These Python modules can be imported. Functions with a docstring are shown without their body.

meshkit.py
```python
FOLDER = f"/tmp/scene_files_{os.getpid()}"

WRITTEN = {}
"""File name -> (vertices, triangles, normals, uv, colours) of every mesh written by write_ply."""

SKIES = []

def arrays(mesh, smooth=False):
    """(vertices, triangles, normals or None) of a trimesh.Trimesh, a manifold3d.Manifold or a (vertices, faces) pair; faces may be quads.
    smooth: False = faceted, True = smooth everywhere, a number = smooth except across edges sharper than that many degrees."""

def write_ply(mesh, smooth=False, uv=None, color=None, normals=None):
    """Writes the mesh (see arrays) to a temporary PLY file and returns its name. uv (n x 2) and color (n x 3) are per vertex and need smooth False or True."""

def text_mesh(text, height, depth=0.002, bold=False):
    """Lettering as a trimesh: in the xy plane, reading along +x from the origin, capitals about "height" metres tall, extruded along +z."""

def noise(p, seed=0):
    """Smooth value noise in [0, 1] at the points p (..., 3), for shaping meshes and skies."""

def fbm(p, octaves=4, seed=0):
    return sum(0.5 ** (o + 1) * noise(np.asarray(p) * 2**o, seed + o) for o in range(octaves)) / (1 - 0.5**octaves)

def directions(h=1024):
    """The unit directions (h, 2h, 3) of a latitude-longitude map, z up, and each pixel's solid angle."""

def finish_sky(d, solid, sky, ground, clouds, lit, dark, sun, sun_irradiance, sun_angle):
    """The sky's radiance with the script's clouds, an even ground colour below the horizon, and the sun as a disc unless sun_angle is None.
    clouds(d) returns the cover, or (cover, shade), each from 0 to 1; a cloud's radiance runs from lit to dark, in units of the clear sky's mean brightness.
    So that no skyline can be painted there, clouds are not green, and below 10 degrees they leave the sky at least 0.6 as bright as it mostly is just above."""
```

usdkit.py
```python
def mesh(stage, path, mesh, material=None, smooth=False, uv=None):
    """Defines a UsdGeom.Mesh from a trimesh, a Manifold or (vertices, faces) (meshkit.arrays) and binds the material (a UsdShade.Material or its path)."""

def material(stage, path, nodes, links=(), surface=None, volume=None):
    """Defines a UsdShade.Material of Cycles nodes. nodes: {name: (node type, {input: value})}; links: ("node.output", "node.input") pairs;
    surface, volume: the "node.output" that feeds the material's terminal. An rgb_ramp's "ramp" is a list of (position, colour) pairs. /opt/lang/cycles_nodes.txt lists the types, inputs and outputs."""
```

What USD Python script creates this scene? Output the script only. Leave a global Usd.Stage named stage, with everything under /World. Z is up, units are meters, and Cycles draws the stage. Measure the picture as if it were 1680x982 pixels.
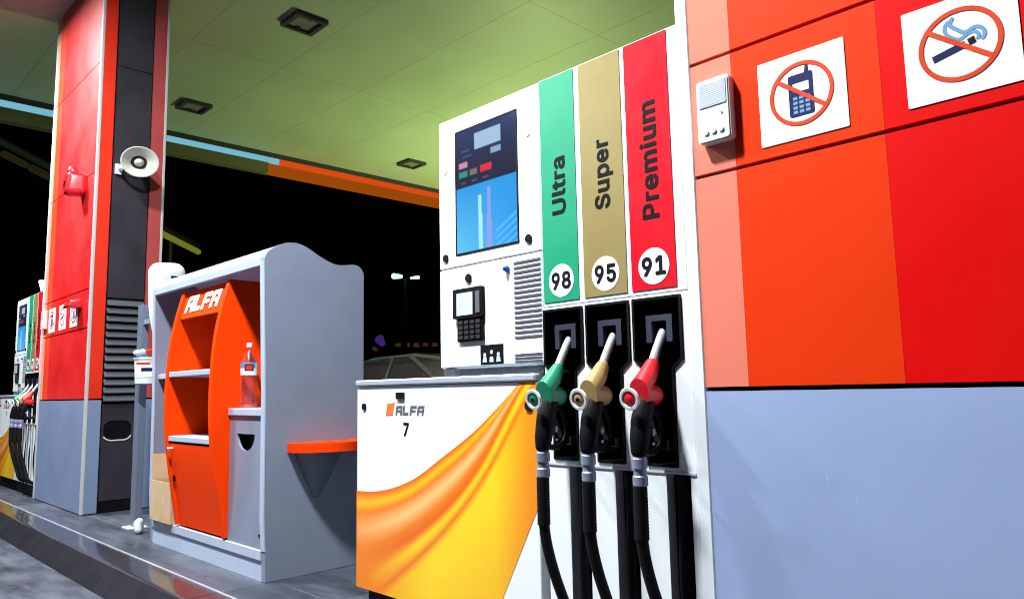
import math, random, re
import numpy as np
import trimesh
import manifold3d as m3
from shapely.geometry import Polygon, LineString, Point, box as sbox
from shapely.ops import unary_union
from shapely import affinity
from pxr import Usd, UsdGeom, UsdLux, UsdShade, Gf, Sdf, Vt
import meshkit
import usdkit

random.seed(7)
rng = np.random.default_rng(7)
stage = Usd.Stage.CreateInMemory()
UsdGeom.SetStageUpAxis(stage, UsdGeom.Tokens.z)
UsdGeom.SetStageMetersPerUnit(stage, 1.0)
UsdGeom.Xform.Define(stage, '/World')
UsdGeom.Scope.Define(stage, '/World/Looks')

# ------------------------------------------------------------------ camera
YAW, PITCH, ROLL = 0.793832635, 0.119873629, -0.0203723193
EYE = np.array([0.0, 0.0, 1.2])
_f = np.array([math.cos(PITCH) * math.cos(YAW), math.cos(PITCH) * math.sin(YAW), math.sin(PITCH)])
_r = np.cross(_f, [0, 0, 1.0]); _r /= np.linalg.norm(_r)
_u = np.cross(_r, _f)
_R = math.cos(ROLL) * _r + math.sin(ROLL) * _u
_U = -math.sin(ROLL) * _r + math.cos(ROLL) * _u
cam = UsdGeom.Camera.Define(stage, '/World/camera')
cam.CreateFocalLengthAttr(24.0)
cam.CreateHorizontalApertureAttr(24.0 * 1680 / 1227.59)
cam.CreateVerticalApertureAttr(24.0 * 982 / 1227.59)
cam.CreateClippingRangeAttr(Gf.Vec2f(0.05, 2000))
cam.CreateExposureAttr(0.0)
M = Gf.Matrix4d(*_R, 0, *_U, 0, *(-_f), 0, *EYE, 1)
cam.AddTransformOp().Set(M)

# ------------------------------------------------------------------ night sky, moon
SUN_EL, SUN_ROT = 0.35, -2.2
usdkit.material(stage, '/World/Looks/night_sky', {
    's': ('sky_texture', {'sky_type': 'single_scattering', 'sun_disc': False, 'sun_elevation': SUN_EL, 'sun_rotation': SUN_ROT}),
    'b': ('background_shader', {'strength': 0.00006})}, [('s.color', 'b.color')], surface='b.background')
dome = UsdLux.DomeLight.Define(stage, '/World/sky')
UsdShade.MaterialBindingAPI.Apply(dome.GetPrim()).Bind(UsdShade.Material.Get(stage, '/World/Looks/night_sky'))
dome.GetPrim().SetCustomDataByKey('kind', 'structure')
moon = UsdLux.DistantLight.Define(stage, '/World/moon_light')
moon.CreateIntensityAttr(0.001); moon.CreateAngleAttr(0.5); moon.CreateNormalizeAttr(True)
moon.CreateColorAttr(Gf.Vec3f(1, 0.95, 0.88))
d = Gf.Vec3d(math.sin(SUN_ROT) * math.cos(SUN_EL), math.cos(SUN_ROT) * math.cos(SUN_EL), math.sin(SUN_EL))
moon.AddTransformOp().Set(Gf.Matrix4d(Gf.Rotation(Gf.Vec3d(0, 0, 1), d), Gf.Vec3d(0, 0, 0)))
LAMP = 1120.0                      # brightness of the canopy's lit lamps
LAMP_COLOR = (0.93, 0.98, 1.0)

# ------------------------------------------------------------------ helpers: prims
used = {}
base = {}                         # prim path -> world location of the thing


def numbered(path):
    n = used.get(path, 0)
    used[path] = n + 1
    return path if n == 0 else f'{path}_{n:03d}'


def tag(p, label=None, cat=None, group=None, kind=None):
    p = p.GetPrim() if hasattr(p, 'GetPrim') else p
    for k, v in (('label', label), ('category', cat), ('group', group), ('kind', kind)):
        if v:
            p.SetCustomDataByKey(k, v)
    return p


def thing(name, label=None, cat=None, loc=(0, 0, 0), group=None, kind=None):
    path = numbered('/World/' + name)
    x = UsdGeom.Xform.Define(stage, path)
    x.AddTranslateOp().Set(Gf.Vec3d(*map(float, loc)))
    base[path] = np.array(loc, float)
    return tag(x, label, cat, group, kind)


def obj(name, mesh, mat, parent=None, smooth=30, label=None, cat=None, group=None, kind=None, color=None):
    """One Mesh prim; the mesh is given in world coordinates."""
    root = str(parent.GetPath()) if parent is not None else '/World'
    path = numbered(f'{root}/{name}')
    top = '/'.join(root.split('/')[:3])
    off = base.get(top, np.zeros(3))
    if isinstance(mesh, list):
        mesh = trimesh.util.concatenate([tm(x) for x in mesh])
    mesh = tm(mesh).copy()
    mesh.vertices = mesh.vertices - off
    m = usdkit.mesh(stage, path, mesh, MAT[mat], smooth=False if color is not None else smooth)
    if color is not None:
        UsdGeom.PrimvarsAPI(m).CreatePrimvar('col', Sdf.ValueTypeNames.Color3fArray, 'vertex').Set(Vt.Vec3fArray.FromNumpy(np.asarray(color, np.float32)))
    return tag(m, label, cat, group, kind)


def copy(root, loc, label, group=None):
    """A copy of a thing with its parts, moved to loc."""
    was = root.GetCustomData()
    r = thing(re.sub(r'_\d{3}$', '', root.GetName()), label, was['category'], loc, group or was.get('group'))
    r.GetReferences().AddInternalReference(root.GetPath())
    r.SetInstanceable(True)
    return r


# ------------------------------------------------------------------ helpers: meshes
def tm(x):
    if isinstance(x, trimesh.Trimesh):
        return x
    if hasattr(x, 'to_mesh'):
        m = x.to_mesh()
        return trimesh.Trimesh(m.vert_properties[:, :3], m.tri_verts, process=False)
    return trimesh.Trimesh(np.asarray(x[0], float), np.asarray(x[1]), process=False)


def bx(x0, x1, y0, y1, z0, z1, b=0.0):
    if x1 < x0: x0, x1 = x1, x0
    if y1 < y0: y0, y1 = y1, y0
    if z1 < z0: z0, z1 = z1, z0
    if b <= 0:
        m = trimesh.creation.box((x1 - x0, y1 - y0, z1 - z0))
        m.apply_translation(((x0 + x1) / 2, (y0 + y1) / 2, (z0 + z1) / 2))
        return m
    pts = []
    for sx, X in ((1, x0), (-1, x1)):
        for sy, Y in ((1, y0), (-1, y1)):
            for sz, Z in ((1, z0), (-1, z1)):
                pts += [(X, Y + sy * b, Z + sz * b), (X + sx * b, Y, Z + sz * b), (X + sx * b, Y + sy * b, Z)]
    return trimesh.convex.convex_hull(np.array(pts))


def ext(poly, depth):
    return trimesh.util.concatenate([trimesh.creation.extrude_polygon(g, depth, engine='earcut') for g in getattr(poly, 'geoms', [poly]) if g.area > 0])


def frame(m, ex, ey, ez, o):
    T = np.eye(4)
    T[:3, 0], T[:3, 1], T[:3, 2], T[:3, 3] = ex, ey, ez, o
    m = m.copy(); m.apply_transform(T)
    if np.linalg.det(T[:3, :3]) < 0:
        m.invert()
    return m


def face(poly, X, depth):
    """poly in (-Y, z) as seen from the drive: front at X - depth, back at X."""
    return frame(ext(poly, depth), (0, -1, 0), (0, 0, 1), (-1, 0, 0), (X, 0, 0))


def yz(pts):
    return Polygon([(-a, b) for a, b in pts])


def yzbox(y0, y1, z0, z1, r=0.0):
    p = sbox(min(-y0, -y1), min(z0, z1), max(-y0, -y1), max(z0, z1))
    return p.buffer(-r).buffer(r, quad_segs=5) if r else p


def disc(y, z, r, n=10):
    return Point(-y, z).buffer(r, quad_segs=n)


def xz(poly, y0, y1):
    """poly in (x, z), a board standing from y0 to y1 (y0 < y1)."""
    return frame(ext(poly, y1 - y0), (1, 0, 0), (0, 0, 1), (0, -1, 0), (0, y1, 0))


def sbox_many(a, b, c, d):
    return [sbox(*q) for q in zip(a, b, c, d)]


def words(text, height, y_left, z, X, depth=0.0012, bold=True, up=False, width=None):
    from PIL import Image, ImageDraw, ImageFont
    import glob
    font = ImageFont.truetype(glob.glob('/opt/blender-*/*/datafiles/fonts/Inter.woff2')[0], 96)
    sw = 3
    x0, y0, x1, y1 = font.getbbox(text, anchor='ls', stroke_width=sw)
    im = Image.new('L', (x1 - x0 + 8 + 4 * len(text), y1 - y0 + 8))
    dr = ImageDraw.Draw(im)
    px = 4 - x0
    for ch in text:                                   # a little extra spacing keeps the heavy letters apart
        dr.text((px, 4 - y0), ch, 255, font, anchor='ls', stroke_width=sw)
        px += font.getlength(ch) + 4
    on = np.pad(np.asarray(im) > 127, ((0, 0), (1, 1))).astype(np.int8)
    rows, starts = np.nonzero(np.diff(on, axis=1) == 1)
    ends = np.nonzero(np.diff(on, axis=1) == -1)[1]
    g = unary_union(sbox_many(starts, -rows - 1, ends, -rows)).buffer(0.6).buffer(-0.6).simplify(0.6)
    s_ = height / 70.0
    g = affinity.affine_transform(g, [s_, 0, 0, s_, -g.bounds[0] * s_, (4 - y0) * s_])
    m = ext(g, depth)
    if width:
        m.apply_scale([width / m.extents[0], 1, 1])
    if up:
        return frame(m, (0, 0, 1), (0, 1, 0), (-1, 0, 0), (X, y_left, z))
    return frame(m, (0, -1, 0), (0, 0, 1), (-1, 0, 0), (X, y_left, z))


def tube(points, radii, sides=12, caps=True):
    p = np.asarray(points, float)
    r = np.broadcast_to(radii, (len(p),)).astype(float)
    t = np.gradient(p, axis=0); t /= np.linalg.norm(t, axis=1, keepdims=True) + 1e-12
    a = np.cross(t[0], [0, 0, 1.0] if abs(t[0][2]) < 0.9 else [0, 1.0, 0]); a /= np.linalg.norm(a)
    V = []
    ang = np.arange(sides) * 2 * np.pi / sides
    for k in range(len(p)):
        a = a - t[k] * (a @ t[k]); a /= np.linalg.norm(a) + 1e-12
        b = np.cross(t[k], a)
        V.append(p[k] + r[k] * (np.cos(ang)[:, None] * a + np.sin(ang)[:, None] * b))
    V = np.vstack(V)
    F = []
    for k in range(len(p) - 1):
        for j in range(sides):
            q = (j + 1) % sides
            A, B, C, D = k * sides + j, k * sides + q, (k + 1) * sides + q, (k + 1) * sides + j
            F += [(A, B, C), (A, C, D)]
    if caps:
        n = len(V); V = np.vstack([V, p[0], p[-1]])
        for j in range(sides):
            q = (j + 1) % sides
            F += [(n, q, j), (n + 1, (len(p) - 1) * sides + j, (len(p) - 1) * sides + q)]
    return trimesh.Trimesh(V, F, process=False)


def spline(points, n=40):
    from scipy.interpolate import CubicSpline
    p = np.asarray(points, float)
    s = np.r_[0, np.cumsum(np.linalg.norm(np.diff(p, axis=0), axis=1))]
    return CubicSpline(s, p)(np.linspace(0, s[-1], n))


def lathe(profile, o=(0, 0, 0), axis=(0, 0, 1), n=28):
    m = trimesh.creation.revolve(np.asarray(profile, float), sections=n)
    m.apply_transform(trimesh.geometry.align_vectors([0, 0, 1], np.asarray(axis, float)))
    m.apply_translation(o)
    return m


def ball(c, r, sub=2, s=(1, 1, 1)):
    m = trimesh.creation.icosphere(subdivisions=sub, radius=r)
    m.apply_scale(s); m.apply_translation(c)
    return m


def hull(spheres, seg=20):
    return m3.Manifold.batch_hull([m3.Manifold.sphere(r, seg).translate(tuple(map(float, c))) for c, r in spheres])


def chain(spheres, seg=20):
    out = m3.Manifold()
    for a, b in zip(spheres[:-1], spheres[1:]):
        out = out + hull([a, b], seg)
    return out


# ------------------------------------------------------------------ materials
MAT = {}


def paint(name, c, rough=0.4, metal=0.0, spec=0.5, coat=0.0, coat_rough=0.1, vary=0.06, scale=3.0, bump=0.0, bump_scale=60.0, rough_vary=0.12, streak=None, scuff=None):
    c = np.array(c, float)
    n = {'g': ('texture_coordinate', {}),
         'm': ('mapping', {'scale': streak or (1, 1, 1)}),
         'n': ('noise_texture', {'scale': scale, 'detail': 6.0, 'roughness': 0.6}),
         'r': ('rgb_ramp', {'ramp': [(0.25, tuple(np.clip(c * (1 - vary), 0, 1))), (0.75, tuple(np.clip(c * (1 + vary), 0, 1)))]}),
         'q': ('map_range', {'from_min': 0.3, 'from_max': 0.7, 'to_min': max(rough - rough_vary * rough, 0.01), 'to_max': min(rough + rough_vary, 1.0)}),
         'p': ('principled_bsdf', {'metallic': metal, 'specular_ior_level': spec, 'coat_weight': coat, 'coat_roughness': coat_rough})}
    l = [('g.object', 'm.vector'), ('m.vector', 'n.vector'), ('n.fac', 'r.fac'), ('r.color', 'p.base_color'), ('n.fac', 'q.value'), ('q.result', 'p.roughness')]
    if bump:
        n['n2'] = ('noise_texture', {'scale': bump_scale, 'detail': 5.0, 'roughness': 0.65})
        n['b'] = ('bump', {'strength': bump, 'distance': 0.01})
        l += [('g.object', 'n2.vector'), ('n2.fac', 'b.height'), ('b.normal', 'p.normal')]
    if scuff:                                         # small pale scuffs and drips
        n['m3'] = ('mapping', {'scale': (1, 16, 7)})
        n['v'] = ('noise_texture', {'scale': 2.6, 'detail': 2.0, 'roughness': 0.4})
        n['t'] = ('map_range', {'from_min': 0.735, 'from_max': 0.78, 'to_min': 0.0, 'to_max': 0.6, 'clamp': True})
        n['mx'] = ('mix_color', {'b': scuff})
        l.remove(('r.color', 'p.base_color'))
        l += [('g.object', 'm3.vector'), ('m3.vector', 'v.vector'), ('v.fac', 't.value'), ('t.result', 'mx.fac'), ('r.color', 'mx.a'), ('mx.result', 'p.base_color')]
    MAT[name] = usdkit.material(stage, '/World/Looks/' + name, n, l, surface='p.BSDF')


def glow(name, c, strength):
    MAT[name] = usdkit.material(stage, '/World/Looks/' + name, {'e': ('emission', {'color': c, 'strength': strength})}, [], surface='e.emission')


def printed(name, rough=0.3, emit=0.0, coat=0.0):
    n = {'a': ('attribute', {'attribute': 'col'}), 'p': ('principled_bsdf', {'roughness': rough, 'emission_strength': emit, 'coat_weight': coat})}
    l = [('a.color', 'p.emission_color')] if emit else [('a.color', 'p.base_color')]
    if emit:
        n['p'][1]['base_color'] = (0.01, 0.01, 0.015)
    MAT[name] = usdkit.material(stage, '/World/Looks/' + name, n, l, surface='p.BSDF')


paint('white_paint', (0.80, 0.83, 0.86), 0.3, vary=0.02, scale=2.0)
paint('trim_white', (0.74, 0.78, 0.84), 0.3, vary=0.03)
paint('silver', (0.55, 0.58, 0.62), 0.25, metal=0.9, vary=0.08)
paint('steel_edge', (0.50, 0.56, 0.66), 0.3, metal=0.35, vary=0.05)
paint('grey_clad', (0.295, 0.375, 0.60), 0.5, spec=0.4, vary=0.06, scale=1.5, bump=0.02, bump_scale=120, scuff=(0.42, 0.50, 0.66))
paint('salmon_clad', (0.72, 0.19, 0.13), 0.55, spec=0.08, vary=0.03, scale=2)
paint('orange_clad', (0.72, 0.034, 0.001), 0.55, spec=0.08, vary=0.04, scale=2)
paint('red_clad', (0.68, 0.0008, 0.001), 0.55, spec=0.08, vary=0.05, scale=2)
paint('salmon_gloss', (0.78, 0.27, 0.19), 0.43, spec=1.0, vary=0.03, scale=2)
paint('orange_gloss', (0.72, 0.04, 0.002), 0.43, spec=1.0, vary=0.04, scale=2)
paint('red_gloss', (0.60, 0.002, 0.003), 0.43, spec=1.0, vary=0.05, scale=2)
paint('side_red', (0.36, 0.05, 0.05), 0.45)
paint('side_orange', (0.62, 0.02, 0.003), 0.5, spec=0.3)
paint('grey_gloss', (0.165, 0.21, 0.34), 0.5, vary=0.08, scale=1.5)  # darker copy of grey_clad: weaker light at the far column put into colour
paint('trim_beige', (0.42, 0.42, 0.42), 0.4)
paint('spout_metal', (0.62, 0.64, 0.66), 0.3, metal=0.45, vary=0.1, scale=40)
paint('collar', (0.24, 0.27, 0.37), 0.35, metal=0.3)
paint('dark_core', (0.026, 0.022, 0.030), 0.35, vary=0.15, scale=2.5)
paint('louvre_grey', (0.07, 0.075, 0.09), 0.4, vary=0.1)
paint('black_plastic', (0.0035, 0.0035, 0.0045), 0.5, spec=0.12, vary=0.2, rough_vary=0.2)
paint('rubber', (0.004, 0.004, 0.005), 0.55, spec=0.16, vary=0.2)
paint('holder_blue', (0.025, 0.032, 0.055), 0.4)
paint('strip_green', (0.010, 0.30, 0.155), 0.32, coat=0.15, coat_rough=0.3, vary=0.03)
paint('strip_gold', (0.33, 0.26, 0.10), 0.28, metal=0.15, coat=0.3, vary=0.04)
paint('strip_red', (0.66, 0.006, 0.018), 0.24, coat=0.2, vary=0.02)
paint('nozzle_green', (0.005, 0.22, 0.12), 0.35, vary=0.08)
paint('nozzle_gold', (0.36, 0.25, 0.09), 0.35, vary=0.08)
paint('nozzle_red', (0.66, 0.008, 0.018), 0.35, vary=0.06)
paint('ink', (0.006, 0.006, 0.008), 0.5, spec=0.1)
paint('ink_grey', (0.10, 0.11, 0.13), 0.4)
paint('logo_orange', (0.80, 0.16, 0.03), 0.35)
paint('vent_grey', (0.10, 0.10, 0.13), 0.45)
paint('blue_button', (0.01, 0.10, 0.55), 0.25)
paint('reader_glass', (0.52, 0.60, 0.70), 0.15)
paint('shelf_grey', (0.205, 0.235, 0.315), 0.30, vary=0.06, scale=2.2, bump=0.02, bump_scale=90)
paint('shelf_light', (0.40, 0.46, 0.60), 0.32, vary=0.04)
paint('shelf_orange', (0.90, 0.048, 0.001), 0.5, spec=0.06, vary=0.04)
paint('bracket_grey', (0.12, 0.14, 0.20), 0.35)
paint('letter_white', (0.85, 0.85, 0.85), 0.35, vary=0.02)
paint('cardboard', (0.50, 0.34, 0.20), 0.85, vary=0.12, scale=8, bump=0.05)
paint('tape', (0.52, 0.42, 0.20), 0.4)
paint('sticker_white', (0.80, 0.84, 0.86), 0.3, vary=0.02)
paint('sign_red', (0.62, 0.045, 0.006), 0.45, spec=0.2, vary=0.15, scale=6)
paint('navy', (0.006, 0.012, 0.075), 0.5, spec=0.15)
paint('sky_blue', (0.13, 0.29, 0.50), 0.35)
paint('pale_plastic', (0.62, 0.68, 0.72), 0.35, vary=0.03)
paint('pale_grille', (0.50, 0.55, 0.62), 0.5)
paint('alarm_red', (0.62, 0.010, 0.018), 0.25, coat=0.3)
paint('horn_beige', (0.52, 0.52, 0.44), 0.35, vary=0.05)
paint('horn_dark', (0.025, 0.02, 0.022), 0.4)
paint('ceiling_paint', (0.29, 0.325, 0.25), 0.5, vary=0.10, scale=0.5, rough_vary=0.1)
paint('lamp_frame', (0.03, 0.03, 0.035), 0.4)
paint('lamp_glass_off', (0.16, 0.15, 0.15), 0.2)
paint('fascia_olive', (0.10, 0.10, 0.05), 0.5)
paint('far_ground', (0.035, 0.035, 0.038), 0.9, vary=0.2, scale=0.4)
paint('drive_concrete', (0.042, 0.052, 0.073), 0.36, vary=0.75, scale=2.6, bump=0.5, bump_scale=28, rough_vary=0.35, streak=(2.2, 0.7, 1))
paint('island_paving', (0.046, 0.053, 0.072), 0.36, vary=0.65, scale=2.0, bump=0.12, bump_scale=30, streak=(3.0, 0.6, 1), rough_vary=0.25)
paint('island_paving_pale', (0.062, 0.070, 0.093), 0.34, vary=0.6, scale=2.4, bump=0.12, bump_scale=30, streak=(3.0, 0.7, 1), rough_vary=0.3)
paint('island_paving_dark', (0.036, 0.042, 0.058), 0.38, vary=0.65, scale=1.8, bump=0.12, bump_scale=34, streak=(3.0, 0.7, 1), rough_vary=0.3)
paint('kerb_stone', (0.028, 0.028, 0.034), 0.10, vary=0.2, scale=4.0, bump=0.015, bump_scale=20, coat=0.4, coat_rough=0.06)
paint('kerb_face', (0.075, 0.075, 0.085), 0.5, vary=0.25, scale=6)
paint('kerb_edge', (0.42, 0.44, 0.50), 0.3, metal=0.4)
paint('car_paint', (0.024, 0.028, 0.023), 0.15, coat=0.6, coat_rough=0.03)
paint('car_glass', (0.01, 0.016, 0.013), 0.05, spec=0.8)
paint('chrome', (0.6, 0.62, 0.6), 0.12, metal=1.0)
paint('pole_green', (0.12, 0.22, 0.10), 0.5)
paint('purple_sign', (0.15, 0.05, 0.4), 0.5)
glow('lamp_lit', LAMP_COLOR, 12.0)
glow('strip_blue', (0.20, 0.52, 0.66), 0.9)
glow('strip_orange', (0.72, 0.075, 0.008), 0.95)
glow('strip_orange_dim', (0.42, 0.085, 0.004), 0.75)
glow('street_glow', (0.55, 1.0, 0.60), 1.5)
glow('purple_glow', (0.07, 0.025, 0.26), 0.6)
glow('window_glow', (0.16, 0.07, 0.02), 0.28)
glow('beam_painted_glow', (0.30, 0.33, 0.04), 0.5)  # glow standing in for light that falls on the far beam
glow('beam_painted_dim', (0.10, 0.09, 0.02), 0.16)  # weaker level of the same painted beam light
printed('drape_print', 0.25, coat=0.2)
printed('screen_print', 0.07, emit=1.0)
MAT['clear_plastic'] = usdkit.material(stage, '/World/Looks/clear_plastic', {
    't': ('transparent_bsdf', {'color': (0.99, 0.96, 0.96)}), 'g': ('glossy_bsdf', {'color': (0.95, 0.95, 0.95), 'roughness': 0.12}),
    'd': ('translucent_bsdf', {'color': (0.85, 0.78, 0.80)}), 'x0': ('mix_closure', {'fac': 0.10}), 'x': ('mix_closure', {'fac': 0.09})},
    [('t.BSDF', 'x0.closure1'), ('d.BSDF', 'x0.closure2'), ('x0.closure', 'x.closure1'), ('g.BSDF', 'x.closure2')], surface='x.closure')

# ------------------------------------------------------------------ the setting: ground, drive, island
FX = 2.05                                             # the island's things face the drive on the plane x = 2.05
obj('ground', bx(-300, 300, -300, 300, -0.30, -0.012), 'far_ground', kind='structure')
obj('driveway', bx(-12, 16, -14, 16, -0.1, 0.0), 'drive_concrete', kind='structure')
isl = thing('island', loc=(2.4, 5, 0), kind='structure')
obj('deck', bx(1.797, 3.02, -3.2, 13.2, -0.05, 0.143), 'kerb_face', isl)
y = -3.2
while y < 13.1:
    for x0, x1 in ((1.799, 2.098), (2.102, 2.408), (2.412, 2.718), (2.722, 3.018)):
        q = rng.uniform(0.0, 0.0012)
        obj('paving_slab', bx(x0, x1, y + 0.002, y + 0.606, 0.12, 0.1500 - q, 0.0025), ('island_paving', 'island_paving_pale', 'island_paving_dark')[int(rng.integers(0, 3))], isl)
    y += 0.6086
obj('edge_strip', bx(1.782, 1.796, -3.2, 13.2, -0.05, 0.1535, 0.002), 'kerb_edge', isl)
prof = Polygon([(1.50, -0.02), (1.7815, -0.02), (1.7815, 0.148), (1.63, 0.146), (1.604, 0.138), (1.515, 0.02)])
y = -3.2
while y < 13.1:
    s = obj('kerb_stone', xz(prof, y + 0.004, y + 1.216), 'kerb_stone', isl, smooth=25)
    y += 1.22
obj('kerb_stone', xz(Polygon([(3.24, -0.02), (3.025, -0.02), (3.025, 0.148), (3.2, 0.146), (3.23, 0.12)]), -3.2, 13.2), 'kerb_stone', isl, label='far kerb of the island behind the pumps')

# ------------------------------------------------------------------ canopy
CZ = 5.5
can = thing('canopy', 'wide green lit canopy roof over the pumps with blue and orange edge', 'canopy', (2.4, 12.3, CZ))
xs = [-6.27 + 1.2 * k for k in range(17)]
ys = [12.25 - 3.4 * k for k in range(7)]
for i in range(len(xs) - 1):
    for j in range(len(ys) - 1):
        obj('ceiling_panel', bx(xs[i] + 0.0018, xs[i + 1] - 0.0018, ys[j + 1] + 0.0018, ys[j] - 0.0018, CZ, CZ + 0.03), 'ceiling_paint', can, smooth=False)
obj('roof_deck', bx(-6.5, 13.2, -8.4, 12.6, CZ + 0.036, CZ + 0.5), 'fascia_olive', can)
obj('shadow_gap', bx(-6.5, 13.2, 12.262, 12.40, CZ - 0.085, CZ + 0.035), 'lamp_frame', can)
obj('light_strip', bx(-6.5, 6.23, 12.258, 12.40, CZ - 0.185, CZ - 0.087), 'strip_blue', can, label='pale blue light strip along the canopy edge')
obj('fascia_board', bx(-6.5, 6.02, 12.2585, 12.42, CZ - 0.38, CZ - 0.187), 'fascia_olive', can)
obj('orange_strip', bx(6.232, 13.2, 12.258, 12.40, CZ - 0.20, CZ - 0.087), 'strip_orange', can, label='bright orange lit strip')
obj('orange_board', bx(6.022, 13.2, 12.2585, 12.42, CZ - 0.37, CZ - 0.202), 'strip_orange_dim', can, label='dim orange lower band')


def canopy_lamp(x, y, lit, label, group=None, a=0.25, power=1.0):
    t = thing('canopy_lamp', label, 'lamp', (x, y, CZ), group)
    a = b = a if lit else 0.20
    ring = sbox(-a, -b, a, b).difference(sbox(-a + 0.05, -b + 0.05, a - 0.05, b - 0.05))
    obj('frame', frame(ext(ring, 0.05), (1, 0, 0), (0, 1, 0), (0, 0, 1), (x, y, CZ - 0.052)), 'lamp_frame', t)
    obj('glass', bx(x - a + 0.0505, x + a - 0.0505, y - b + 0.0505, y + b - 0.0505, CZ - 0.022, CZ - 0.004), 'lamp_lit' if lit else 'lamp_glass_off', t)
    if not lit:
        for s in (-1, 1):
            obj('corner_clip', bx(x - 0.02, x + 0.02, y + s * 0.13 - 0.02, y + s * 0.13 + 0.02, CZ - 0.04, CZ - 0.0225), 'lamp_frame', t)
    else:
        L = UsdLux.RectLight.Define(stage, str(t.GetPath()) + '/bulb')
        L.CreateWidthAttr(2 * a - 0.12); L.CreateHeightAttr(2 * b - 0.12)
        L.CreateIntensityAttr(LAMP * power); L.CreateColorAttr(Gf.Vec3f(*LAMP_COLOR)); L.CreateNormalizeAttr(False)
        L.AddTranslateOp().Set(Gf.Vec3d(0, 0, -0.028))
    return t


canopy_lamp(4.11, 7.53, False, 'unlit square lamp in the canopy ceiling, topmost of the dark lamps in the picture')
canopy_lamp(4.17, 10.91, False, 'unlit flat lamp in the canopy ceiling just right of the red column')
canopy_lamp(8.32, 11.1, False, 'unlit small lamp in the canopy ceiling nearest the white pump head')
for x, y, power in ((0.25, 2.45, 1.4), (0.25, 5.85, 0.75), (0.25, 9.25, 1.0), (-3.95, 7.53, 1.0)):
    canopy_lamp(x, y, True, 'bright white square lamp in the canopy over the driveway', 'lit canopy lamps over the driveway', 0.25 if x > 0 else 0.15, power)


def added_flood(x, y, z, power, label):  # added uplight, hidden behind the pump, only to brighten and tint the ceiling
    t = thing('added_floodlight', label, 'added_floodlight', (x, y, 0))
    obj('post', tube([(x, y, 0), (x, y, z - 0.12)], 0.05, 12), 'dark_core', t)
    obj('foot', bx(x - 0.15, x + 0.15, y - 0.15, y + 0.15, 0.0, 0.03, 0.005), 'dark_core', t)
    obj('bowl', lathe([(0, -0.12), (0.14, -0.12), (0.24, -0.02), (0.26, 0.03), (0.245, 0.03), (0.225, -0.01), (0, -0.06)], (x, y, z)), 'dark_core', t)
    L = UsdLux.DiskLight.Define(stage, str(t.GetPath()) + '/bulb')
    L.CreateRadiusAttr(0.22); L.CreateIntensityAttr(power); L.CreateColorAttr(Gf.Vec3f(0.76, 1.0, 0.36)); L.CreateNormalizeAttr(False)
    L.AddTranslateOp().Set(Gf.Vec3d(0, 0, z)); L.AddRotateXOp().Set(180.0)


added_flood(9.8, 9.0, 0.80, 1250.0, 'floodlight on a post, put in unseen behind the pump to light the canopy ceiling green')

# ------------------------------------------------------------------ columns
ROWS = [(1.862, 2.222), (2.234, 3.346), (3.356, 4.446), (4.456, CZ)]


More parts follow.
